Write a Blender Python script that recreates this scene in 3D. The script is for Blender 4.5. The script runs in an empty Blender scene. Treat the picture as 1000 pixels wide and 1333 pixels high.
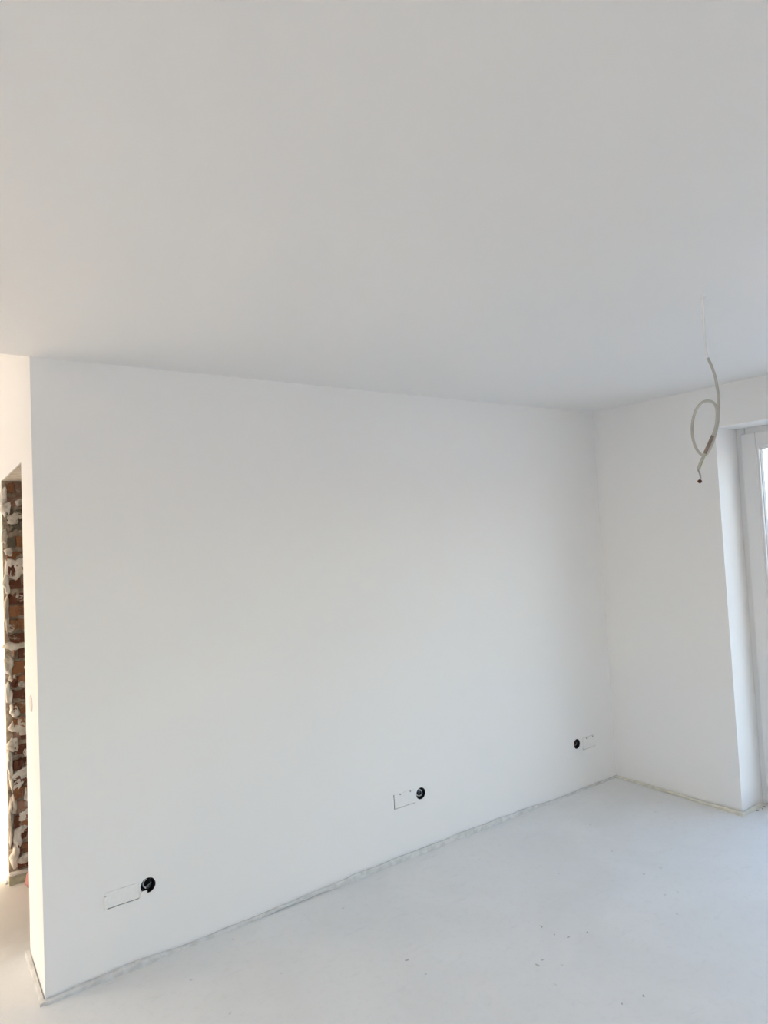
import bpy, bmesh, math, random
from mathutils import Vector, Matrix, noise
random.seed(7)
S = bpy.context.scene
C = S.collection

# ------------------------------------------------------------------ camera
F_PX = 877.53
cam_d = bpy.data.cameras.new('camera')
cam = bpy.data.objects.new('camera', cam_d)
C.objects.link(cam)
cam_d.sensor_fit = 'HORIZONTAL'; cam_d.sensor_width = 36.0
cam_d.lens = F_PX / 1000.0 * 36.0
cam_d.clip_start = 0.02; cam_d.clip_end = 400
yaw, pitch, roll = 0.612, 0.0395, -0.0523
fwd = Vector((math.sin(yaw) * math.cos(pitch), math.cos(yaw) * math.cos(pitch), math.sin(pitch)))
r0 = Vector((math.cos(yaw), -math.sin(yaw), 0)); u0 = r0.cross(fwd)
cr, sr = math.cos(roll), math.sin(roll)
rr = cr * r0 + sr * u0; uu = -sr * r0 + cr * u0
M3 = Matrix((rr, uu, -fwd)).transposed()
cam.matrix_world = Matrix.Translation((-0.3897, -2.9682, 1.7018)) @ M3.to_4x4()
S.camera = cam

# ------------------------------------------------------------------ sky, sun, exposure
SKY_STRENGTH = 1.2
SUN = 6.0; SUN_COL = (1.0, 0.86, 0.70)
S.view_settings.view_transform = 'Standard'
S.view_settings.look = 'None'
S.view_settings.exposure = 0.15
S.view_settings.gamma = 1.0
S.view_settings.use_curve_mapping = False
w = bpy.data.worlds.new('sky'); S.world = w; w.use_nodes = True
sky = w.node_tree.nodes.new('ShaderNodeTexSky'); sky.sky_type = 'NISHITA'; sky.sun_disc = False
sky.sun_elevation = math.radians(28.4); sky.sun_rotation = math.radians(-90)      # low sun on the left (hall) side
sky.air_density = 1.0; sky.dust_density = 2.0; sky.ozone_density = 1.0
wb = w.node_tree.nodes.new('ShaderNodeMix'); wb.data_type = 'RGBA'; wb.blend_type = 'MULTIPLY'
wb.inputs['Factor'].default_value = 1.0; wb.inputs['B'].default_value = (1.12, 1.0, 0.89, 1)      # white balance of the daylight
w.node_tree.links.new(sky.outputs[0], wb.inputs['A']); w.node_tree.links.new(wb.outputs['Result'], w.node_tree.nodes['Background'].inputs[0])
w.node_tree.nodes['Background'].inputs[1].default_value = SKY_STRENGTH
sun_d = bpy.data.lights.new('sun', 'SUN'); sun_d.energy = SUN; sun_d.color = SUN_COL; sun_d.angle = 0.02
sun = bpy.data.objects.new('sun', sun_d); C.objects.link(sun)
sun.rotation_euler = Vector((1.0, -0.03, -0.54)).to_track_quat('-Z', 'Y').to_euler()
sun.location = (-12, 1, 8)
S.cycles.use_denoising = True
S.cycles.max_bounces = 12; S.cycles.diffuse_bounces = 10; S.cycles.adaptive_threshold = 0.04; S.cycles.transparent_max_bounces = 12
S.cycles.sample_clamp_indirect = 0

def portal(loc, sx, sy, direction):
    d = bpy.data.lights.new('sky_portal', 'AREA'); d.shape = 'RECTANGLE'; d.size = sx; d.size_y = sy
    d.cycles.is_portal = True
    o = bpy.data.objects.new('sky_portal', d); C.objects.link(o)
    o.location = loc; o.rotation_euler = Vector(direction).to_track_quat('-Z', 'Z').to_euler()

# room measures (metres)
H = 2.5            # ceiling
LX = 3.515         # inner face of the wall with the balcony door
XW = -3.6          # far left wall
YF = -5.2          # wall behind the camera
YR = 3.4           # far wall of the hall
XT, XB = 0.0085, -0.0077   # the end of the back wall leans a little
OPEN_Y0, OPEN_Y1, OPEN_Z = -0.856, -2.75, 2.2536     # balcony door opening
portal((3.93, (OPEN_Y0 + OPEN_Y1) / 2, OPEN_Z / 2), 1.894, 2.25, (-1, 0, 0))

# ------------------------------------------------------------------ materials
def mat(name, col, col2=None, scale=8, rough=0.9, bump=0.0, bscale=120, detail=4, lo=0.35, hi=0.65, spec=0.3):
    m = bpy.data.materials.new(name); m.use_nodes = True
    nt = m.node_tree; b = nt.nodes['Principled BSDF']
    b.inputs['Roughness'].default_value = rough
    b.inputs['Specular IOR Level'].default_value = spec
    tc = nt.nodes.new('ShaderNodeTexCoord')
    n = nt.nodes.new('ShaderNodeTexNoise'); n.inputs['Scale'].default_value = scale; n.inputs['Detail'].default_value = detail
    nt.links.new(tc.outputs['Object'], n.inputs['Vector'])
    r = nt.nodes.new('ShaderNodeValToRGB')
    r.color_ramp.elements[0].position = lo; r.color_ramp.elements[1].position = hi
    r.color_ramp.elements[0].color = (*(col2 or col), 1); r.color_ramp.elements[1].color = (*col, 1)
    nt.links.new(n.outputs['Fac'], r.inputs[0]); nt.links.new(r.outputs[0], b.inputs['Base Color'])
    if bump:
        n2 = nt.nodes.new('ShaderNodeTexNoise'); n2.inputs['Scale'].default_value = bscale; n2.inputs['Detail'].default_value = 3
        nt.links.new(tc.outputs['Object'], n2.inputs['Vector'])
        bp = nt.nodes.new('ShaderNodeBump'); bp.inputs['Strength'].default_value = bump; bp.inputs['Distance'].default_value = 0.002
        nt.links.new(n2.outputs['Fac'], bp.inputs['Height']); nt.links.new(bp.outputs[0], b.inputs['Normal'])
    return m

M = {}
M['wall'] = mat('wall_paint', (0.90, 0.895, 0.885), (0.89, 0.885, 0.875), 1.2, 0.85, 0.0, 260, detail=1)
M['ceiling'] = mat('ceiling_paint', (0.865, 0.86, 0.85), (0.855, 0.85, 0.84), 0.8, 0.6, 0.0, 240, detail=1, spec=0.5)
M['foam'] = mat('edge_strip_foam', (0.76, 0.755, 0.735), (0.62, 0.615, 0.595), 30, 0.9, 0.3, 90)
M['foam_ivory'] = mat('edge_strip_ivory', (0.80, 0.77, 0.68), (0.70, 0.67, 0.58), 25, 0.9, 0.4, 90)
M['foam_green'] = mat('edge_strip_olive', (0.56, 0.55, 0.40), (0.40, 0.39, 0.27), 30, 0.9, 0.3, 90)
M['mortar'] = mat('lime_mortar', (0.44, 0.37, 0.29), (0.20, 0.15, 0.11), 34, 0.95, 1.0, 70)
M['plaster'] = mat('old_plaster', (0.74, 0.68, 0.60), (0.55, 0.49, 0.41), 22, 0.95, 0.8, 80)
M['plaster_white'] = mat('white_plaster', (0.80, 0.76, 0.70), (0.66, 0.60, 0.53), 24, 0.95, 0.8, 80)
def brick_mat(name, c1, c2, smear):
    m = mat(name, c1, c2, 46, 0.95, 1.0, 130); nt = m.node_tree; b = nt.nodes['Principled BSDF']
    src = b.inputs['Base Color'].links[0].from_socket
    g = nt.nodes.new('ShaderNodeNewGeometry')
    n = nt.nodes.new('ShaderNodeTexNoise'); n.inputs['Scale'].default_value = 34; n.inputs['Detail'].default_value = 5; n.inputs['Roughness'].default_value = 0.65
    nt.links.new(g.outputs['Position'], n.inputs['Vector'])
    r = nt.nodes.new('ShaderNodeValToRGB'); r.color_ramp.elements[0].position = smear; r.color_ramp.elements[1].position = smear + 0.10
    nt.links.new(n.outputs['Fac'], r.inputs[0])
    x = nt.nodes.new('ShaderNodeMix'); x.data_type = 'RGBA'; x.inputs['B'].default_value = (0.46, 0.38, 0.29, 1)
    nt.links.new(r.outputs[0], x.inputs['Factor']); nt.links.new(src, x.inputs['A']); nt.links.new(x.outputs['Result'], b.inputs['Base Color'])
    return m
M['brick_orange'] = brick_mat('brick_orange', (0.42, 0.20, 0.10), (0.24, 0.10, 0.05), 0.56)
M['brick_red'] = brick_mat('brick_red', (0.25, 0.10, 0.06), (0.09, 0.035, 0.022), 0.58)
M['brick_pink'] = brick_mat('brick_pink', (0.42, 0.25, 0.19), (0.28, 0.15, 0.11), 0.52)
M['brick_grey'] = brick_mat('brick_grey', (0.27, 0.23, 0.18), (0.10, 0.085, 0.065), 0.54)
M['plastic_black'] = mat('black_plastic', (0.012, 0.012, 0.013), (0.02, 0.02, 0.022), 20, 0.45, 0, spec=0.5)
M['cover'] = mat('cover_plaster', (0.90, 0.895, 0.885), (0.87, 0.865, 0.85), 40, 0.8, 0.2, 120)
M['sheath'] = mat('cable_sheath', (0.53, 0.515, 0.47), (0.46, 0.45, 0.41), 20, 0.55, 0, spec=0.4)
M['wire_grey'] = mat('wire_grey', (0.42, 0.42, 0.42), (0.34, 0.34, 0.34), 20, 0.4)
M['wire_white'] = mat('wire_white', (0.75, 0.75, 0.73), (0.70, 0.70, 0.68), 20, 0.4)
M['wire_black'] = mat('wire_black', (0.02, 0.02, 0.02), (0.03, 0.03, 0.03), 20, 0.4)
M['wire_brown'] = mat('wire_brown', (0.16, 0.07, 0.035), (0.11, 0.05, 0.03), 20, 0.4)
M['wire_blue'] = mat('wire_blue', (0.10, 0.16, 0.30), (0.08, 0.12, 0.24), 20, 0.4)
M['wire_green'] = mat('wire_green_yellow', (0.45, 0.47, 0.22), (0.30, 0.36, 0.18), 120, 0.4)
M['tape'] = mat('brown_tape', (0.30, 0.235, 0.20), (0.22, 0.17, 0.145), 60, 0.6)
M['terminal'] = mat('terminal', (0.10, 0.03, 0.02), (0.04, 0.015, 0.01), 60, 0.5)
M['copper'] = mat('copper', (0.60, 0.27, 0.12), (0.45, 0.2, 0.09), 60, 0.35)
M['frame'] = mat('white_upvc', (0.80, 0.80, 0.80), (0.78, 0.78, 0.78), 2, 0.35, 0, spec=0.5)
M['gasket'] = mat('gasket', (0.55, 0.55, 0.55), (0.5, 0.5, 0.5), 2, 0.6)
M['metal'] = mat('metal', (0.55, 0.55, 0.55), (0.5, 0.5, 0.5), 2, 0.35)
M['bundle'] = mat('red_plastic', (0.46, 0.20, 0.18), (0.34, 0.12, 0.11), 9, 0.5, 0.3, 60)
M['crumb'] = mat('crumb_pale', (0.82, 0.81, 0.78), (0.70, 0.69, 0.66), 60, 0.9)
M['crumb_dark'] = mat('crumb_dark', (0.36, 0.35, 0.33), (0.26, 0.25, 0.23), 60, 0.9)
M['speck'] = mat('grey_dirt_speck', (0.60, 0.59, 0.57), (0.48, 0.47, 0.45), 90, 0.9)
M['paving'] = mat('paving', (0.64, 0.62, 0.59), (0.55, 0.53, 0.50), 3, 0.9, 0.3, 30)
M['grout'] = mat('grout', (0.22, 0.21, 0.20), (0.16, 0.15, 0.14), 20, 0.9)
M['gravel'] = mat('bounce_gravel', (0.66, 0.64, 0.61), (0.55, 0.53, 0.50), 3, 0.95, 0.5, 40)

def glass_mat():
    m = bpy.data.materials.new('clear_glass'); m.use_nodes = True; nt = m.node_tree
    for n in list(nt.nodes): nt.nodes.remove(n)
    o = nt.nodes.new('ShaderNodeOutputMaterial'); t = nt.nodes.new('ShaderNodeBsdfTransparent')
    g = nt.nodes.new('ShaderNodeBsdfGlossy'); g.inputs['Roughness'].default_value = 0.02
    lwt = nt.nodes.new('ShaderNodeLayerWeight'); lwt.inputs['Blend'].default_value = 0.5
    pw = nt.nodes.new('ShaderNodeMath'); pw.operation = 'POWER'; pw.inputs[1].default_value = 5.0
    fr = nt.nodes.new('ShaderNodeMath'); fr.operation = 'MULTIPLY_ADD'; fr.inputs[1].default_value = 0.96; fr.inputs[2].default_value = 0.04
    nt.links.new(lwt.outputs['Facing'], pw.inputs[0]); nt.links.new(pw.outputs[0], fr.inputs[0])
    mx = nt.nodes.new('ShaderNodeMixShader'); t.inputs[0].default_value = (0.97, 0.98, 0.98, 1)
    nt.links.new(fr.outputs[0], mx.inputs[0]); nt.links.new(t.outputs[0], mx.inputs[1]); nt.links.new(g.outputs[0], mx.inputs[2])
    nt.links.new(mx.outputs[0], o.inputs[0]); return m
M['glass'] = glass_mat()

def floor_mat():
    m = bpy.data.materials.new('dusty_white_screed'); m.use_nodes = True; nt = m.node_tree
    L = nt.links.new; N = nt.nodes.new; b = nt.nodes['Principled BSDF']
    b.inputs['Roughness'].default_value = 0.62; b.inputs['Specular IOR Level'].default_value = 0.35
    tc = N('ShaderNodeTexCoord')
    def noise_(scale, detail=4, dist=0.0, rough=0.5):
        n = N('ShaderNodeTexNoise'); n.inputs['Scale'].default_value = scale; n.inputs['Detail'].default_value = detail
        n.inputs['Distortion'].default_value = dist; n.inputs['Roughness'].default_value = rough
        L(tc.outputs['Object'], n.inputs['Vector']); return n
    def ramp(src, p0, p1, c0, c1):
        r = N('ShaderNodeValToRGB'); r.color_ramp.elements[0].position = p0; r.color_ramp.elements[1].position = p1
        r.color_ramp.elements[0].color = (*c0, 1); r.color_ramp.elements[1].color = (*c1, 1); L(src, r.inputs[0]); return r
    def mix(a, bb, fac, mode='MIX'):
        x = N('ShaderNodeMix'); x.data_type = 'RGBA'; x.blend_type = mode
        L(fac, x.inputs['Factor']); L(a, x.inputs['A'])
        if isinstance(bb, tuple): x.inputs['B'].default_value = (*bb, 1)
        else: L(bb, x.inputs['B'])
        return x.outputs['Result']
    base = ramp(noise_(1.6, 3, 0.6, 0.6).outputs['Fac'], 0.3, 0.7, (0.755, 0.755, 0.745), (0.82, 0.82, 0.815)).outputs[0]
    fine = ramp(noise_(28, 3, 0.0, 0.7).outputs['Fac'], 0.52, 0.76, (0, 0, 0), (0.28, 0.28, 0.28)).outputs[0]
    c = mix(base, (0.66, 0.66, 0.65), fine)
    # scuffs: stretched noise
    mp = N('ShaderNodeMapping'); mp.inputs['Scale'].default_value = (3.5, 14, 1); mp.inputs['Rotation'].default_value = (0, 0, 0.5)
    L(tc.outputs['Object'], mp.inputs['Vector'])
    ns = N('ShaderNodeTexNoise'); ns.inputs['Scale'].default_value = 1.4; ns.inputs['Detail'].default_value = 4; ns.inputs['Roughness'].default_value = 0.72
    L(mp.outputs[0], ns.inputs['Vector'])
    sc = ramp(ns.outputs['Fac'], 0.60, 0.78, (0, 0, 0), (0.35, 0.35, 0.35)).outputs[0]
    c = mix(c, (0.58, 0.58, 0.57), sc)
    # small dark specks
    v = N('ShaderNodeTexVoronoi'); v.inputs['Scale'].default_value = 9; L(tc.outputs['Object'], v.inputs['Vector'])
    sp = ramp(v.outputs['Distance'], 0.035, 0.075, (0.55, 0.55, 0.55), (0, 0, 0)).outputs[0]
    pick = ramp(noise_(2.2, 2).outputs['Fac'], 0.52, 0.60, (0, 0, 0), (1, 1, 1)).outputs[0]
    mm = N('ShaderNodeMix'); mm.data_type = 'RGBA'; mm.blend_type = 'MULTIPLY'; mm.inputs['Factor'].default_value = 1
    L(sp, mm.inputs['A']); L(pick, mm.inputs['B'])
    c = mix(c, (0.36, 0.35, 0.34), mm.outputs['Result'])
    # floor colour turns a darker beige past a ragged edge in the hall
    sx = N('ShaderNodeSeparateXYZ'); L(tc.outputs['Object'], sx.inputs[0])
    def mth(op, a, bb, cc=None):
        q = N('ShaderNodeMath'); q.operation = op
        for k_, v_ in enumerate((a, bb, cc)):
            if v_ is None: continue
            if isinstance(v_, (int, float)): q.inputs[k_].default_value = v_
            else: L(v_, q.inputs[k_])
        return q.outputs[0]
    edge = mth('ADD', sx.outputs['Y'], mth('MULTIPLY', mth('SUBTRACT', noise_(9, 4).outputs['Fac'], 0.5), 0.25))
    hallmask = mth('MULTIPLY', ramp(edge, 0.36, 0.62, (0, 0, 0), (1, 1, 1)).outputs[0], 0.75)
    c = mix(c, (0.60, 0.56, 0.505), hallmask)
    L(c, b.inputs['Base Color'])
    return m
M['floor'] = floor_mat()

# ------------------------------------------------------------------ helpers
def link(name, me, material, parent=None, smooth=False):
    o = bpy.data.objects.new(name, me); C.objects.link(o)
    if material is not None and not me.materials: me.materials.append(material)
    if parent is not None: o.parent = parent
    if smooth:
        for p in me.polygons: p.use_smooth = True
    return o
def obj(name, bm, material, parent=None, smooth=False):
    bmesh.ops.recalc_face_normals(bm, faces=bm.faces)
    me = bpy.data.meshes.new(name); bm.to_mesh(me); bm.free()
    return link(name, me, material, parent, smooth)
def struct(o): o['kind'] = 'structure'; return o
def empty(name, loc=(0, 0, 0)):
    e = bpy.data.objects.new(name, None); C.objects.link(e); e.location = loc; e.empty_display_size = 0.1; return e
def tag(o, label, cat, group=None):
    o['label'] = label; o['category'] = cat
    if group: o['group'] = group
    return o
def add_box(bm, lo, hi, bevel=0.0):
    lo, hi = Vector(lo), Vector(hi)
    vs = [bm.verts.new((x, y, z)) for x in (lo.x, hi.x) for y in (lo.y, hi.y) for z in (lo.z, hi.z)]
    q = [(0, 1, 3, 2), (4, 6, 7, 5), (0, 4, 5, 1), (2, 3, 7, 6), (0, 2, 6, 4), (1, 5, 7, 3)]
    fs = [bm.faces.new([vs[i] for i in f]) for f in q]
    if bevel:
        es = list({e for f in fs for e in f.edges})
        bmesh.ops.bevel(bm, geom=es, offset=bevel, segments=2, affect='EDGES', profile=0.6)
def box_obj(name, lo, hi, material, parent=None, bevel=0.0):
    bm = bmesh.new(); add_box(bm, lo, hi, bevel); return obj(name, bm, material, parent)
def circle(cx, cy, r, n=32):
    return [(cx + r * math.cos(2 * math.pi * i / n), cy + r * math.sin(2 * math.pi * i / n)) for i in range(n)]
def panel(name, outer, holes, fmap, depth, material, parent=None):
    """a slab drawn in (u, v) with holes; fmap(u, v, d) -> xyz, d = 0 front, depth = back"""
    bm = bmesh.new()
    for d in (0.0, depth):
        es = []
        loops = []
        for lp in [outer] + holes:
            vs = [bm.verts.new(fmap(u, v, d)) for u, v in lp]
            loops.append(vs)
            es += [bm.edges.new((vs[i], vs[(i + 1) % len(vs)])) for i in range(len(vs))]
        bmesh.ops.triangle_fill(bm, edges=es, use_beauty=True, use_dissolve=False)
        if d == 0.0: front = loops
    for a, b in zip(front, loops):
        for i in range(len(a)):
            j = (i + 1) % len(a)
            bm.faces.new((a[i], a[j], b[j], b[i]))
    return obj(name, bm, material, parent)
def rect(u0, v0, u1, v1): return [(u0, v0), (u1, v0), (u1, v1), (u0, v1)]
def smooth_path(pts, sub=6):
    P = [Vector(p) for p in pts]; out = []
    for i in range(len(P) - 1):
        a, b, c, d = P[max(i - 1, 0)], P[i], P[i + 1], P[min(i + 2, len(P) - 1)]
        for k in range(sub):
            t = k / sub
            out.append(0.5 * (2 * b + (c - a) * t + (2 * a - 5 * b + 4 * c - d) * t * t + (3 * b - a - 3 * c + d) * t ** 3))
    out.append(P[-1]); return out
def add_tube(bm, pts, rad, n=10, caps=True):
    rings = []; up = Vector((0.3, 0.2, 1)).normalized(); prev = None
    for i, p in enumerate(pts):
        t = (pts[min(i + 1, len(pts) - 1)] - pts[max(i - 1, 0)]).normalized()
        if prev is None: s = t.cross(up if abs(t.dot(up)) < 0.95 else Vector((1, 0, 0))).normalized()
        else: s = (prev - t * prev.dot(t)).normalized()
        prev = s; b = t.cross(s); r = rad(i / (len(pts) - 1)) if callable(rad) else rad
        rings.append([bm.verts.new(p + r * (math.cos(2 * math.pi * k / n) * s + math.sin(2 * math.pi * k / n) * b)) for k in range(n)])
    for a, b in zip(rings, rings[1:]):
        for k in range(n): bm.faces.new((a[k], a[(k + 1) % n], b[(k + 1) % n], b[k]))
    if caps: bm.faces.new(rings[0][::-1]); bm.faces.new(rings[-1])
def tube_obj(name, pts, rad, material, parent=None, n=10, sub=6):
    bm = bmesh.new(); add_tube(bm, smooth_path(pts, sub), rad, n); return obj(name, bm, material, parent, True)

# ------------------------------------------------------------------ the setting
struct(box_obj('floor', (XW - 0.3, YF - 0.3, -0.12), (LX + 0.42, YR + 0.4, 0.0), M['floor']))
HH = 3.0           # the hall behind the corner is higher than the room


struct(panel('ceiling', [(XW - 0.3, YF - 0.3), (LX + 0.42, YF - 0.3), (LX + 0.42, YR + 0.4), (0.06, YR + 0.4), (0.06, 0.0), (XW - 0.3, 0.0)], [],
    lambda u, v, d: (u, v, H + d), HH + 0.2 - H, M['ceiling']))
struct(box_obj('ceiling_hall', (XW - 0.3, 0.001, HH), (0.059, YR + 0.4, HH + 0.2), M['ceiling']))

SOCK = [  # hole centre x, z; cover x0, x1, z0, z1
    (0.390, 0.3065, 0.2185, 0.351, 0.269, 0.331),
    (1.840, 0.3140, 1.663, 1.798, 0.279, 0.351),
    (3.132, 0.3010, 3.190, 3.317, 0.252, 0.325)]
HR = 0.0315
SLOT = [(0.001, 0.0045, 0.0005), (0.004, 0.0035, 0.0005), (0.001, 0.0035, 0.002)]    # open gap left of, below and above each plate
TB = 0.14
def lean(z): return XB + (XT - XB) * z / H
wall_back = struct(panel('wall_back', [(lean(0), 0), (LX + 0.01, 0), (LX + 0.01, H), (lean(H), H)],
    [circle(s[0], s[1], HR, 36) for s in SOCK] + [rect(s[2] - g[0], s[4] - g[1], s[3] + 0.001, s[5] + g[2]) for s, g in zip(SOCK, SLOT)], lambda u, v, d: (u, d, v), TB, M['wall']))

# wall of the hall, running back from the corner, with the raw brick doorway
DN0, DN1 = 0.40, 0.325         # near jamb, at the floor and at the head
DF0, DF1 = 1.165, 1.11         # far jamb
DH = 2.117
TH = 0.30
out = [(TB - 0.001, 0), (DN0, 0), (DN1, DH), (DF1 + 0.03, DH), (DF0 + 0.03, 0), (YR + 0.02, 0), (YR + 0.02, HH), (0.001, HH), (0.001, H), (TB - 0.001, H)]
wall_hall = struct(panel('wall_hall', out, [], lambda u, v, d: (lean(v) + d, u, v), TH, M['wall']))

struct(panel('wall_right', rect(YF - 0.1, -0.11, YR + 0.1, H),
    [rect(OPEN_Y1, -0.10, OPEN_Y0, OPEN_Z)], lambda u, v, d: (LX + d, u, v), 0.40, M['wall']))
struct(panel('wall_hall_end', rect(XW - 0.1, 0, LX, HH), [], lambda u, v, d: (u, YR + d, v), 0.36, M['wall']))
LW = (-3.5, -0.6, 1.0, 2.35)    # unseen window added behind the camera for fill on the walls
LD = (1.20, 3.25, 2.25)        # unseen left-wall door, placed and sized for warm hall light: y0, y1, head
struct(panel('wall_left', rect(YF - 0.1, 0, YR + 0.1, HH), [rect(LD[0], 0.002, LD[1], LD[2])],
    lambda u, v, d: (XW - d, u, v), 0.36, M['wall']))
portal(((LW[0] + LW[1]) / 2, YF - 0.29, (LW[2] + LW[3]) / 2), LW[1] - LW[0], LW[3] - LW[2], (0, 1, 0))
portal((XW - 0.34, (LD[0] + LD[1]) / 2, LD[2] / 2), LD[1] - LD[0], LD[2], (1, 0, 0))
struct(panel('wall_front', rect(XW, 0, LX, H), [rect(LW[0], LW[2], LW[1], LW[3])], lambda u, v, d: (u, YF - d, v), 0.3, M['wall']))

# outside: added gravel and terrace slabs, kept pale to bounce light onto the ceiling
struct(box_obj('bounce_ground', (-60, -60, -0.5), (60, 60, -0.22), M['gravel']))
ter = struct(box_obj('terrace', (LX + 0.45, -4.4, -0.215), (LX + 3.1, 1.0, -0.10), M['grout']))
for i in range(5):
    for j in range(10):
        x = LX + 0.47 + i * 0.52; y = -4.38 + j * 0.54
        box_obj('paving_slab', (x, y, -0.11), (x + 0.51, y + 0.53, -0.085), M['paving'], ter)

# ------------------------------------------------------------------ glazed doors and window
def glazed(name, origin, ax, W, z0, z1, leaves, inward, handle_leaf=0):
    """origin: start of the opening on the frame's inner face line; ax: unit along the wall; inward: unit to the room"""
    root = struct(empty(name, origin))
    ax, inw, o = Vector(ax), Vector(inward), Vector((0, 0, 0))
    def bx(nm, u0, u1, v0, v1, d0, d1, m, par, bev=0.0):
        pts = [ax * u0 + inw * d0, ax * u1 + inw * d1]
        lo = Vector((min(p.x for p in pts), min(p.y for p in pts), v0)); hi = Vector((max(p.x for p in pts), max(p.y for p in pts), v1))
        return box_obj(nm, lo, hi, m, par, bev)
    def ring(nm, u0, u1, v0, v1, wd, d0, d1, m, par, bev=0.004):
        bm = bmesh.new()
        for (a, b, c, d) in ((u0, u0 + wd, v0, v1), (u1 - wd, u1, v0, v1), (u0 + wd, u1 - wd, v0, v0 + wd), (u0 + wd, u1 - wd, v1 - wd, v1)):
            pts = [ax * a + inw * d0, ax * b + inw * d1]
            add_box(bm, (min(p.x for p in pts), min(p.y for p in pts), c), (max(p.x for p in pts), max(p.y for p in pts), d), bev)
        return obj(nm, bm, m, par)
    ring('frame', 0, W, z0, z1, 0.055, -0.075, 0.0, M['frame'], root)
    lw = (W - 0.07) / leaves
    for k in range(leaves):
        a = 0.035 + k * lw; b = a + lw - 0.004
        s = ring('sash', a, b, z0 + 0.035, z1 - 0.035, 0.085, -0.062, 0.018, M['frame'], root, 0.006)
        ring('glazing_bead', a + 0.08, b - 0.08, z0 + 0.115, z1 - 0.115, 0.018, -0.03, 0.010, M['frame'], s, 0.004)
        ring('gasket', a + 0.084, b - 0.084, z0 + 0.119, z1 - 0.119, 0.017, -0.034, -0.004, M['gasket'], s, 0.0)
        bx('pane', a + 0.09, b - 0.09, z0 + 0.125, z1 - 0.125, -0.030, -0.024, M['glass'], s)
        if k == handle_leaf:
            u = b - 0.045 if handle_leaf == 0 else a + 0.045
            h = bx('handle', u - 0.014, u + 0.014, 1.02, 1.16, 0.018, 0.028, M['frame'], s, 0.003)
            bx('lever', u - 0.011, u + 0.011, 0.98, 1.10, 0.050, 0.064, M['frame'], h, 0.004)
            bx('spindle', u - 0.008, u + 0.008, 1.08, 1.10, 0.026, 0.052, M['frame'], h)
    return root
d1 = glazed('door_1', (LX + 0.235, OPEN_Y0, 0), (0, -1, 0), OPEN_Y0 - OPEN_Y1, 0.005, OPEN_Z, 2, (-1, 0, 0))
d1['label'] = 'white double glazed balcony door in the right wall'
glazed('unseen_door_2', (XW - 0.2, LD[0], 0), (0, 1, 0), LD[1] - LD[0], 0.005, LD[2], 2, (1, 0, 0))
glazed('fill_window_1', (LW[0], YF - 0.15, 0), (1, 0, 0), LW[1] - LW[0], LW[2], LW[3], 2, (0, 1, 0))

# ------------------------------------------------------------------ foam edge strip along the wall bases
def interp(tab, s):
    for (a, va), (b, vb) in zip(tab, tab[1:]):
        if s <= b: t = max(0, (s - a) / (b - a)); return va + (vb - va) * t
    return tab[-1][1]
def strip(name, p0, p1, normal, hgt, thk, gap, lift, material, seed, step=0.02, overrun=0.0):
    p0, p1, nrm = Vector((*p0, 0)), Vector((*p1, 0)), Vector((*normal, 0))
    L = (p1 - p0).length; d = (p1 - p0) / L; n = int(L / step)
    bm = bmesh.new(); rows = []
    for i in range(n + 1):
        s = L * i / n; q = p0 + d * s
        nz = lambda k, f: noise.noise(Vector((s * f, seed * 7.3 + k, 0)))
        h = interp(hgt, s) * (1 + 0.25 * nz(1, 6) + 0.06 * nz(2, 25)); t = interp(thk, s) * (1 + 0.25 * nz(3, 7) + 0.10 * nz(4, 35))
        g = max(0.0005, interp(gap, s) * (1 + 0.5 * nz(5, 8))); z0 = interp(lift, s)
        h = max(h, z0 + 0.006)
        a = q + nrm * g; b = q + nrm * (g + t)
        rows.append([bm.verts.new(v) for v in (a + Vector((0, 0, z0)), a + Vector((0, 0, h)), a.lerp(b, 0.75) + Vector((0, 0, h - 0.001)),
                     b + Vector((0, 0, z0 + (h - z0) * 0.72)), b + Vector((0, 0, z0)))])
    for a, b in zip(rows, rows[1:]):
        for k in range(5): bm.faces.new((a[k], a[(k + 1) % 5], b[(k + 1) % 5], b[k]))
    bm.faces.new(rows[0][::-1]); bm.faces.new(rows[-1])
    return struct(obj(name, bm, material))
K0 = [(0, 0.0), (9, 0.0)]
strip('baseboard_back', (-0.012, 0), (LX, 0), (0, -1),
      [(0, .013), (.15, .020), (.35, .022), (.50, .012), (.65, .013), (.9, .016), (1.1, .02), (1.4, .026), (1.7, .03), (2.2, .03), (2.6, .026), (2.9, .012), (LX, .012)],
      [(0, .018), (.15, .018), (.4, .022), (.5, .010), (.65, .014), (.9, .010), (1.2, .010), (1.7, .008), (2.4, .008), (LX, .010)],
      [(0, .004), (.4, .003), (.55, .0012), (1.0, .003), (1.6, .004), (2.4, .003), (3.2, .003), (LX, .004)],
      [(0, 0), (0.92, 0), (1.0, .007), (1.16, .010), (1.24, .006), (1.3, 0), (LX, 0)], M['foam'], 1)
strip('baseboard_hall', (lean(0), DN0), (lean(0), -0.020), (-1, 0), [(0, .012), (1, .014)], [(0, .016), (1, .014)], [(0, .004), (1, .003)], K0, M['foam'], 2)
strip('baseboard_hall_far', (lean(0), YR), (lean(0), DF0), (-1, 0), [(0, .012), (9, .014)], [(0, .014), (9, .014)], [(0, .003), (9, .003)], K0, M['foam'], 3, 0.06)
strip('baseboard_right', (LX, -0.012), (LX, OPEN_Y0 - 0.020), (-1, 0), [(0, .012), (.3, .015), (1, .019)], [(0, .016), (1, .021)], [(0, .008), (1, .008)],
      [(0, 0), (.2, 0), (.3, .004), (.5, .004), (.6, 0), (1, 0)], M['foam_ivory'], 4)
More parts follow.
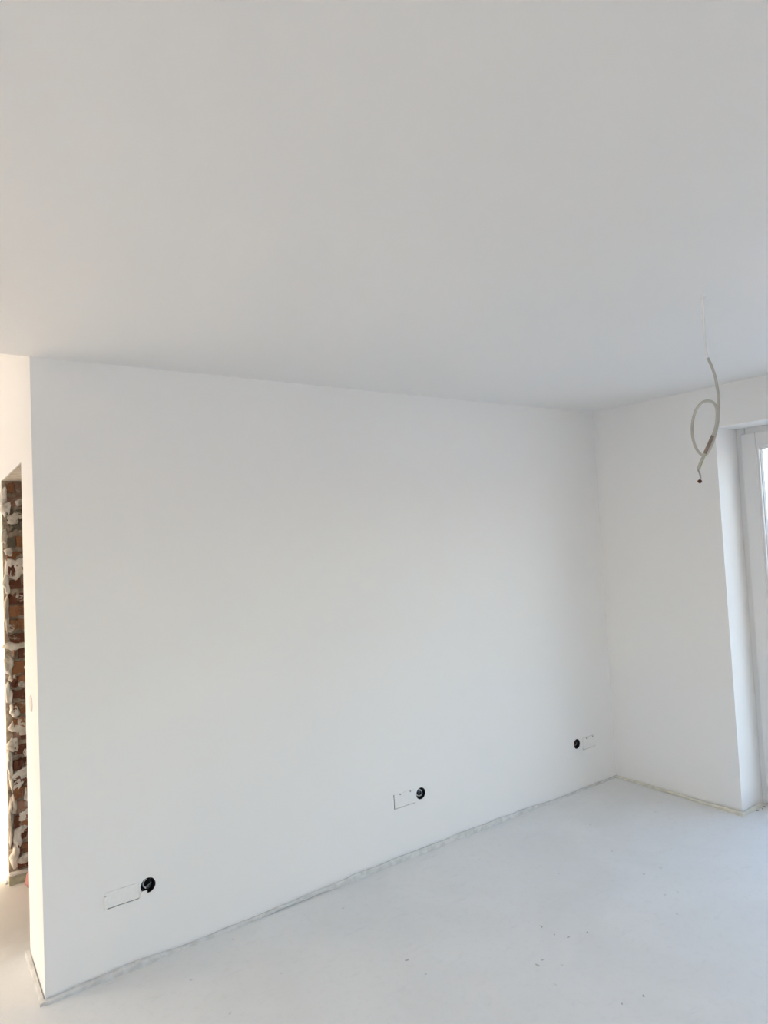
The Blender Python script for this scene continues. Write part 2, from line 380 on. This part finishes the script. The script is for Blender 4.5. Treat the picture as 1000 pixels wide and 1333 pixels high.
strip('baseboard_right_reveal', (LX - 0.017, OPEN_Y0), (LX + 0.20, OPEN_Y0), (0, -1), [(0, .018), (1, .014)], [(0, .016), (1, .014)], [(0, .005), (1, .005)], K0, M['foam_ivory'], 5)
# lower bed of the doorway: pale slat over an olive foam strip against the brick jamb
bm = bmesh.new()
add_box(bm, (lean(0) - 0.002, DF0 - 0.030, 0.044), (TH, DF0 + 0.002, 0.056), 0.002)
struct(obj('trim_1', bm, M['plaster_white']))
strip('trim_2', (lean(0) - 0.004, DF0), (TH, DF0), (0, -1), [(0, .044), (1, .040)], [(0, .034), (.1, .022), (1, .02)], [(0, .001), (1, .001)], K0, M['foam_green'], 6, 0.015)

# ------------------------------------------------------------------ raw brick jamb of the hall doorway
def jy(z): return DF0 + (DF1 - DF0) * z / DH
def lump(name, outline, depth, y_at, material, parent, seed):
    """an irregular flat cake of mortar or plaster on the jamb, outline in (x, z)"""
    bm = bmesh.new(); n = len(outline)
    cx = sum(p[0] for p in outline) / n; cz = sum(p[1] for p in outline) / n
    rings = []
    for k, (f, dd) in enumerate(((1.0, 0.004), (0.95, -depth * 0.6), (0.80, -depth), (0.45, -depth * 1.15))):
        ring = []
        for i, (x, z) in enumerate(outline):
            j = 0.10 * noise.noise(Vector((x * 90, z * 90, seed + k)))
            px, pz = cx + (x - cx) * (f + j * f * 0.5), cz + (z - cz) * (f + j * f * 0.5)
            ring.append(bm.verts.new((px, y_at(pz) + dd * (1 + 1.2 * noise.noise(Vector((x * 50, z * 50, seed + 3 + k)))), pz)))
        rings.append(ring)
    for a, b in zip(rings, rings[1:]):
        for i in range(n): bm.faces.new((a[i], a[(i + 1) % n], b[(i + 1) % n], b[i]))
    bm.faces.new(rings[-1])
    return obj(name, bm, material, parent, True)
def blob(x, z, rx, rz, n=14, rough=0.28, seed=0):
    r = random.Random(seed)
    ph = [r.uniform(0, 6.28) for _ in range(3)]
    o = []
    for i in range(n):
        a = 2 * math.pi * i / n
        k = 1 + rough * (0.6 * math.sin(2 * a + ph[0]) + 0.4 * math.sin(3 * a + ph[1]) + 0.4 * math.sin(5 * a + ph[2]))
        o.append((x + rx * k * math.cos(a), z + rz * k * math.sin(a)))
    return o
# rough mortar bed between the bricks
bm = bmesh.new(); nx, nzz = 14, 120; g = []
for j in range(nzz + 1):
    z = DH * j / nzz; row = []
    for i in range(nx + 1):
        x = lean(z) + 0.001 + (TH - 0.01) * i / nx
        if i == 0: row.append(bm.verts.new((x, jy(z) + 0.036, z)))
        row.append(bm.verts.new((x, jy(z) + 0.004 - 0.010 * noise.noise(Vector((x * 45, z * 45, 3))) - 0.003 * noise.noise(Vector((x * 150, z * 150, 9))), z)))
    g.append(row)
for j in range(nzz):
    for i in range(nx + 1): bm.faces.new((g[j][i], g[j][i + 1], g[j + 1][i + 1], g[j + 1][i]))
obj('mortar_bed', bm, M['mortar'], wall_hall, True)
# bricks, course by course; colours read from the photograph from the head down
def zpx(py): return 2.12 - (py - 625) * 0.004043
PAL = {'p': 'brick_pink', 'g': 'brick_grey', 'o': 'brick_orange', 'r': 'brick_red'}
COURSES = 'ppgggoorroorrorroorrrroorrrr'
rb = random.Random(11); ch = (DH - 0.06) / len(COURSES)
brick_mesh = {}
for k, c in enumerate(COURSES):
    zt = DH - 0.012 - k * ch + rb.uniform(-.004, .004); zb = zt - ch + 0.012 + rb.uniform(0, .010)
    cuts = [0.022 + rb.uniform(-0.006, 0.006)]
    if k % 2 == 0: cuts += [0.062 + rb.uniform(-0.008, 0.008), 0.125, 0.21, 0.29]
    else: cuts += [0.092 + rb.uniform(-0.014, 0.010), 0.17, 0.25, 0.29]
    for a, b in zip(cuts, cuts[1:]):
        key = rb.randrange(5)
        if key not in brick_mesh:
            bmm = bmesh.new(); add_box(bmm, (-0.5, -0.5, -0.5), (0.5, 0.5, 0.5))
            bmesh.ops.subdivide_edges(bmm, edges=bmm.edges[:], cuts=1, use_grid_fill=True)
            for v in bmm.verts:
                v.co += Vector((rb.uniform(-.08, .08), rb.uniform(-.20, .16), rb.uniform(-.11, .11)))
            bmesh.ops.recalc_face_normals(bmm, faces=bmm.faces)
            me = bpy.data.meshes.new('brick'); bmm.to_mesh(me); bmm.free(); brick_mesh[key] = me
        kind = c if rb.random() < 0.75 else rb.choice('orrp')
        mk = (key, kind)
        if mk not in brick_mesh:
            me = brick_mesh[key].copy(); me.materials.clear(); me.materials.append(M[PAL[kind]]); brick_mesh[mk] = me
        o = bpy.data.objects.new('brick', brick_mesh[mk]); C.objects.link(o); o.parent = wall_hall
        zc = (zt + zb) / 2
        o.location = ((a + b) / 2, jy(zc) + 0.012 + rb.uniform(-0.006, 0.014), zc)
        o.scale = (b - a - 0.008, 0.05, zt - zb); o.rotation_euler = (rb.uniform(-.08, .08), rb.uniform(-.09, .09), rb.uniform(-.10, .10))
# plaster left on the bricks
PATCH = [  # x, photo row, half width, half height (m), material
    (0.012, 650, 0.020, 0.055, 'plaster_white'), (0.022, 664, 0.022, 0.045, 'plaster_white'), (0.06, 676, 0.040, 0.030, 'plaster'),
    (0.012, 700, 0.014, 0.050, 'plaster'), (0.060, 742, 0.050, 0.066, 'plaster_white'), (0.015, 762, 0.018, 0.05, 'plaster_white'),
    (0.012, 800, 0.014, 0.085, 'plaster'), (0.050, 844, 0.055, 0.024, 'plaster'), (0.016, 868, 0.020, 0.06, 'plaster'),
    (0.012, 905, 0.016, 0.06, 'plaster_white'), (0.036, 928, 0.026, 0.036, 'plaster_white'), (0.098, 874, 0.012, 0.02, 'plaster_white'),
    (0.062, 950, 0.048, 0.050, 'plaster'), (0.026, 972, 0.024, 0.045, 'plaster'), (0.060, 1012, 0.044, 0.040, 'plaster_white'),
    (0.040, 1024, 0.030, 0.026, 'plaster_white'), (0.080, 1040, 0.010, 0.045, 'plaster_white'), (0.010, 1000, 0.014, 0.12, 'plaster'),
    (0.075, 1066, 0.028, 0.040, 'plaster_white'), (0.036, 1094, 0.024, 0.055, 'plaster_white'), (0.022, 1116, 0.026, 0.060, 'plaster'),
    (0.062, 1122, 0.026, 0.030, 'plaster'), (0.006, 1070, 0.012, 0.12, 'plaster'), (0.085, 655, 0.022, 0.018, 'plaster'), (0.030, 720, 0.024, 0.020, 'plaster'), (0.075, 780, 0.016, 0.016, 'plaster'), (0.030, 820, 0.020, 0.022, 'plaster'), (0.075, 895, 0.022, 0.016, 'plaster'), (0.030, 885, 0.018, 0.02, 'plaster'), (0.085, 985, 0.016, 0.018, 'plaster_white'), (0.022, 1050, 0.016, 0.05, 'plaster'), (0.06, 1082, 0.02, 0.02, 'plaster_white'), (0.16, 800, 0.05, 0.12, 'plaster'), (0.18, 1000, 0.06, 0.10, 'plaster')]
for i, (x, py, rx, rz, mk) in enumerate(PATCH):
    lump('plaster_patch', blob(x, zpx(py), rx, rz, 16, 0.30, i), 0.018, jy, M[mk], wall_hall, i * 3.1)
# raw soffit of the doorway
bm = bmesh.new(); g = []
for j in range(13):
    y = DN1 + 0.004 + (DF1 - DN1 - 0.008) * j / 12
    g.append([bm.verts.new((lean(DH) + 0.002 + (TH - 0.01) * i / 6, y, DH - 0.004 - 0.004 * noise.noise(Vector((i * 3.1, j * 2.7, 1))))) for i in range(7)])
for j in range(12):
    for i in range(6): bm.faces.new((g[j][i], g[j][i + 1], g[j + 1][i + 1], g[j + 1][i]))
obj('soffit_plaster', bm, M['plaster'], wall_hall, True)

# ------------------------------------------------------------------ flush socket boxes in the back wall
LABELS = ['open black socket box with raised cover strip, nearest the hall corner',
          'open round socket box with a faint double cover at the middle of the back wall',
          'open socket box left of its cover, near the corner by the balcony door']
rs = random.Random(5)
for k, (hx, hz, c0, c1, z0, z1) in enumerate(SOCK):
    root = tag(empty('socket_box', (hx, 0, hz)), LABELS[k], 'socket', 'flush socket boxes in the back wall')
    bm = bmesh.new()   # cup
    n = 32; R = HR - 0.001
    prof = [(R - 0.0022, 0.0012), (R, 0.0012), (R, 0.046), (0, 0.046)], [(R - 0.0022, 0.0012), (R - 0.0022, 0.0435), (0, 0.0435)]
    for pr in prof:
        prev = None
        for r_, y_ in pr:
            cur = [bm.verts.new((r_ * math.cos(2 * math.pi * i / n), y_, r_ * math.sin(2 * math.pi * i / n))) for i in range(n)] if r_ > 0 else [bm.verts.new((0, y_, 0))]
            if prev:
                for i in range(n):
                    if len(cur) == 1: bm.faces.new((prev[i], prev[(i + 1) % n], cur[0]))
                    else: bm.faces.new((prev[i], prev[(i + 1) % n], cur[(i + 1) % n], cur[i]))
            prev = cur
    bmesh.ops.remove_doubles(bm, verts=bm.verts, dist=1e-5)
    cup = obj('cup', bm, M['plastic_black'], root, False)
    for a in (0.6, 3.74):
        x, z = 0.0255 * math.cos(a), 0.0255 * math.sin(a)
        bm = bmesh.new(); add_tube(bm, [Vector((x, 0.004, z)), Vector((x, 0.044, z))], 0.0033, 10)
        obj('screw_post', bm, M['plastic_black'], cup, True)
    # wires folded into the box
    cols = [['wire_black', 'wire_white', 'wire_black', 'wire_grey'], ['wire_grey', 'wire_white', 'wire_white', 'wire_blue'], ['wire_black', 'wire_brown', 'wire_black', 'wire_grey']][k]
    for j, cn in enumerate(cols):
        a0 = rs.uniform(0, 6.28); pts = []
        for q in range(7):
            a = a0 + q * 1.0 * (1 if j % 2 else -1); rad = 0.022 - 0.0012 * q
            y = 0.040 - 0.0058 * q + (0.002 * j)
            pts.append((rad * math.cos(a), max(y, 0.004), rad * math.sin(a)))
        tube_obj('wire', pts, 0.0026, M[cn], root, 8, 5)
    # double cover plate beside the hole
    bm = bmesh.new(); tilt = 0.006 if k == 0 else 0.003
    x0, x1 = c0 - hx, c1 - hx; b0, b1 = z0 - hz, z1 - hz
    nxx, nz2 = 12, 6; gg = []
    for j in range(nz2 + 1):
        row = []
        for i in range(nxx + 1):
            u, v = i / nxx, j / nz2
            e = 0.0007 * noise.noise(Vector((u * 9, v * 7, k * 5)))
            y = -(0.0012 + 0.0012 * (1 - v)) + e
            row.append(bm.verts.new((x0 + (x1 - x0) * u + 0.0006 * math.sin(j * 2.1), y, b0 + (b1 - b0) * v + 0.0008 * math.sin(i * 1.7 + k))))
        gg.append(row)
    for j in range(nz2):
        for i in range(nxx): bm.faces.new((gg[j][i], gg[j][i + 1], gg[j + 1][i + 1], gg[j + 1][i]))
    fs = bm.faces[:]
    r = bmesh.ops.extrude_face_region(bm, geom=fs)
    for v in r['geom']:
        if isinstance(v, bmesh.types.BMVert): v.co.y += 0.0012
    cv = obj('cover_plate', bm, M['cover'], root)
    if k > 0:
        for (u, dz) in ((0.28, -0.006), (0.78, -0.006)):
            x = x0 + (x1 - x0) * u
            bm = bmesh.new(); add_tube(bm, [Vector((x, -0.0055, b1 + dz)), Vector((x, 0.0, b1 + dz))], 0.0032, 10)
            obj('screw', bm, M['wire_grey'], cv, True)
    else:   # torn flap hanging at the rim of the hole and a rib at the plate's left end
        bm = bmesh.new(); add_box(bm, (x0 - 0.003, -0.008, b0 - 0.002), (x0 + 0.006, 0.004, b1 - 0.012), 0.001); obj('end_rib', bm, M['cover'], cv)
        bm = bmesh.new(); add_box(bm, (-0.033, -0.007, -0.036), (-0.006, -0.003, -0.015), 0.001); obj('flap', bm, M['cover'], root)

# blanking cap on the hall wall
bm = bmesh.new()
add_tube(bm, [Vector((0.0, 0, 0)), Vector((-0.0025, 0, 0)), Vector((-0.004, 0, 0))], lambda t: 0.034 if t < 0.8 else 0.031, 28)
cap = tag(obj('blanking_cap', bm, mat('pink_white_plastic', (0.80, 0.74, 0.72), (0.78, 0.72, 0.70), 5, 0.6)),
    'small round pale blanking cap on the bright side wall beside the doorway', 'cap')
cap.location = (lean(1.10), 0.186, 1.10)

# ------------------------------------------------------------------ cable hanging from the ceiling
CP = [[1.931, -1.7016, 2.5], [1.9311, -1.7018, 2.4639], [1.9306, -1.7008, 2.4087], [1.9298, -1.6995, 2.3537], [1.9303, -1.7004, 2.3121], [1.9325, -1.7045, 2.281], [1.9379, -1.7143, 2.2462], [1.9415, -1.721, 2.2121], [1.9438, -1.725, 2.1703], [1.9446, -1.7265, 2.1292], [1.9436, -1.7247, 2.0967], [1.9416, -1.721, 2.0618], [1.9383, -1.715, 2.03], [1.9331, -1.7055, 1.9958], [1.927, -1.6943, 1.9672], [1.9198, -1.6812, 1.9456], [1.9133, -1.6692, 1.9442], [1.9072, -1.658, 1.9579], [1.9026, -1.6496, 1.9824], [1.9003, -1.6455, 2.0147], [1.9013, -1.6472, 2.0504], [1.9054, -1.6548, 2.0825], [1.9118, -1.6664, 2.107], [1.9193, -1.6802, 2.12], [1.927, -1.6944, 2.1219], [1.9344, -1.708, 2.1143], [1.9392, -1.7167, 2.0979], [1.9404, -1.719, 2.0703], [1.9378, -1.7141, 2.0328], [1.932, -1.7036, 1.9988], [1.9253, -1.6912, 1.9703], [1.918, -1.6778, 1.9419], [1.9126, -1.6679, 1.9211]]
CT = [[1.918, -1.6778, 1.9419], [1.9126, -1.6679, 1.9211], [1.9085, -1.6604, 1.9027], [1.9056, -1.6551, 1.8868], [1.9071, -1.6579, 1.8783], [1.9085, -1.6605, 1.867], [1.9087, -1.6608, 1.8533], [1.9073, -1.6582, 1.8453]]
base = Vector(CP[0]); dep = Vector((0.878, 0.479, 0))      # horizontal direction away from the room's middle
def cable_pts(P, i0=0, n_all=33):
    o = []
    for i, p in enumerate(P):
        k = i + i0
        d = 0.0
        if k > 9: d = 0.055 * math.sin((k - 9) / 24 * math.pi * 2) - 0.012 * (k - 9) / 24      # the loop has depth
        o.append(Vector(p) - base + dep * d)
    return o
cable = tag(empty('hanging_cable', base), 'pale loose electric cable with one loop hanging from the ceiling', 'cable')
pts = cable_pts(CP)
tube_obj('painted_sheath', pts[:6], 0.0042, M['ceiling'], cable, 12, 6)
end = pts[-1]
tail = [end + (Vector(p) - Vector(CP[-1])) for p in CT[1:]]
tube_obj('sheath', pts[5:] + tail[1:3], 0.0047, M['sheath'], cable, 12, 6)
tube_obj('tape', [p.copy() for p in pts[29:32]], 0.0058, M['tape'], cable, 12, 5)
sidev = Vector((0.479, -0.878, 0))
tube_obj('conductor', [p + sidev * 0.0052 for p in [pts[-2], tail[0], tail[1], tail[2]]], 0.0022, M['wire_green'], cable, 8, 5)
tube_obj('conductor', tail[2:], 0.0030, M['wire_grey'], cable, 8, 5)
t_end = tail[-1]
bm = bmesh.new(); bmesh.ops.create_icosphere(bm, subdivisions=2, radius=0.0072, matrix=Matrix.Translation(t_end))
term = obj('terminal', bm, M['terminal'], cable, True)
bm = bmesh.new(); add_tube(bm, [t_end - sidev * 0.004, t_end - sidev * 0.0095], 0.0040, 8)
obj('copper_end', bm, M['copper'], term, True)
bm = bmesh.new(); add_tube(bm, [Vector((0, 0, 0.0)), Vector((0, 0, -0.003)), Vector((0, 0, -0.006))], lambda t: 0.013 - 0.006 * t, 16)
obj('ceiling_collar', bm, M['ceiling'], cable, True)

# ------------------------------------------------------------------ red bundle half hidden in the doorway
bm = bmesh.new(); bmesh.ops.create_icosphere(bm, subdivisions=4, radius=1.0)
for v in bm.verts:
    d = v.co.normalized(); k = 1 + 0.10 * noise.noise(d * 2.3) + 0.06 * noise.noise(d * 6.1)
    v.co = Vector((d.x * 0.075 * k, d.y * 0.06 * k, max(d.z * 0.066 * k + 0.062, 0.001)))
bu = tag(obj('bundle', bm, M['bundle'], None, True), 'dusty pinkish red bundle on the floor in the brick doorway, mostly hidden', 'bundle')
bu.location = (0.122, 0.98, 0)

# ------------------------------------------------------------------ crumbs on the floor
rc = random.Random(3)
def crumb(x, y, s, m, label, group):
    bm = bmesh.new(); bmesh.ops.create_icosphere(bm, subdivisions=1, radius=1.0)
    for v in bm.verts:
        v.co = Vector((v.co.x * s * rc.uniform(.9, 1.7), v.co.y * s * rc.uniform(.4, .8), max(0, v.co.z * s * 0.3 * rc.uniform(.6, 1.2) + s * 0.2)))
    o = tag(obj('plaster_crumb' if m == 'crumb' else 'dirt_crumb', bm, M[m]), label, 'crumb', group)
    o.location = (x, y, 0); o.rotation_euler = (0, 0, rc.uniform(0, 6)); return o
G = 'grey specks on the floor'
for x, y, lab in [
    (1.794, -0.876, 'tiny grey speck, first from the left in the floor row of four'),
    (1.791, -0.947, 'tiny grey speck, second from the left in the floor row of four'),
    (1.822, -0.995, 'tiny grey speck, third from the left in the floor row of four'),
    (1.908, -1.024, 'tiny grey speck, fourth from the left in the floor row of four'),
    (1.624, -1.029, 'tiny grey speck, upper of the close pair below the row of four'),
    (1.585, -1.040, 'tiny grey speck, lower of the close pair below the row of four'),
    (1.652, -1.377, 'tiny grey speck, left one of two near the bottom edge of the photo'),
    (1.745, -1.401, 'tiny grey speck, right one of two near the bottom edge of the photo'),
    (1.211, -0.685, 'lone tiny grey speck on the floor below the middle socket box')]:
    crumb(x, y, rc.uniform(.004, .009), 'speck', lab, G)
G = 'white crumbs on the floor'
for x, y, lab in [
    (3.187, -0.507, 'tiny white plaster crumb on the floor close to the right wall'),
    (2.617, -0.908, 'tiny white plaster crumb alone in the right half of the floor'),
    (2.200, -0.620, 'tiny white plaster crumb between the middle socket box and the right wall'),
    (1.660, -1.100, 'tiny white plaster crumb just right of the close pair of grey specks'),
    (1.550, -1.160, 'tiny white plaster crumb below the close pair of grey specks')]:
    crumb(x, y, rc.uniform(.006, .009), 'crumb', lab, G)
G = 'dirt at the door frame'
for x, y, lab in [
    (3.625, -0.884, 'dark dirt crumb at the reveal foot, leftmost of three by the balcony door'),
    (3.672, -0.892, 'dark dirt crumb at the reveal foot, middle one of three by the balcony door'),
    (3.708, -0.886, 'dark dirt crumb at the reveal foot, rightmost of three by the balcony door')]:
    crumb(x, y, rc.uniform(.008, .011), 'crumb_dark', lab, G)
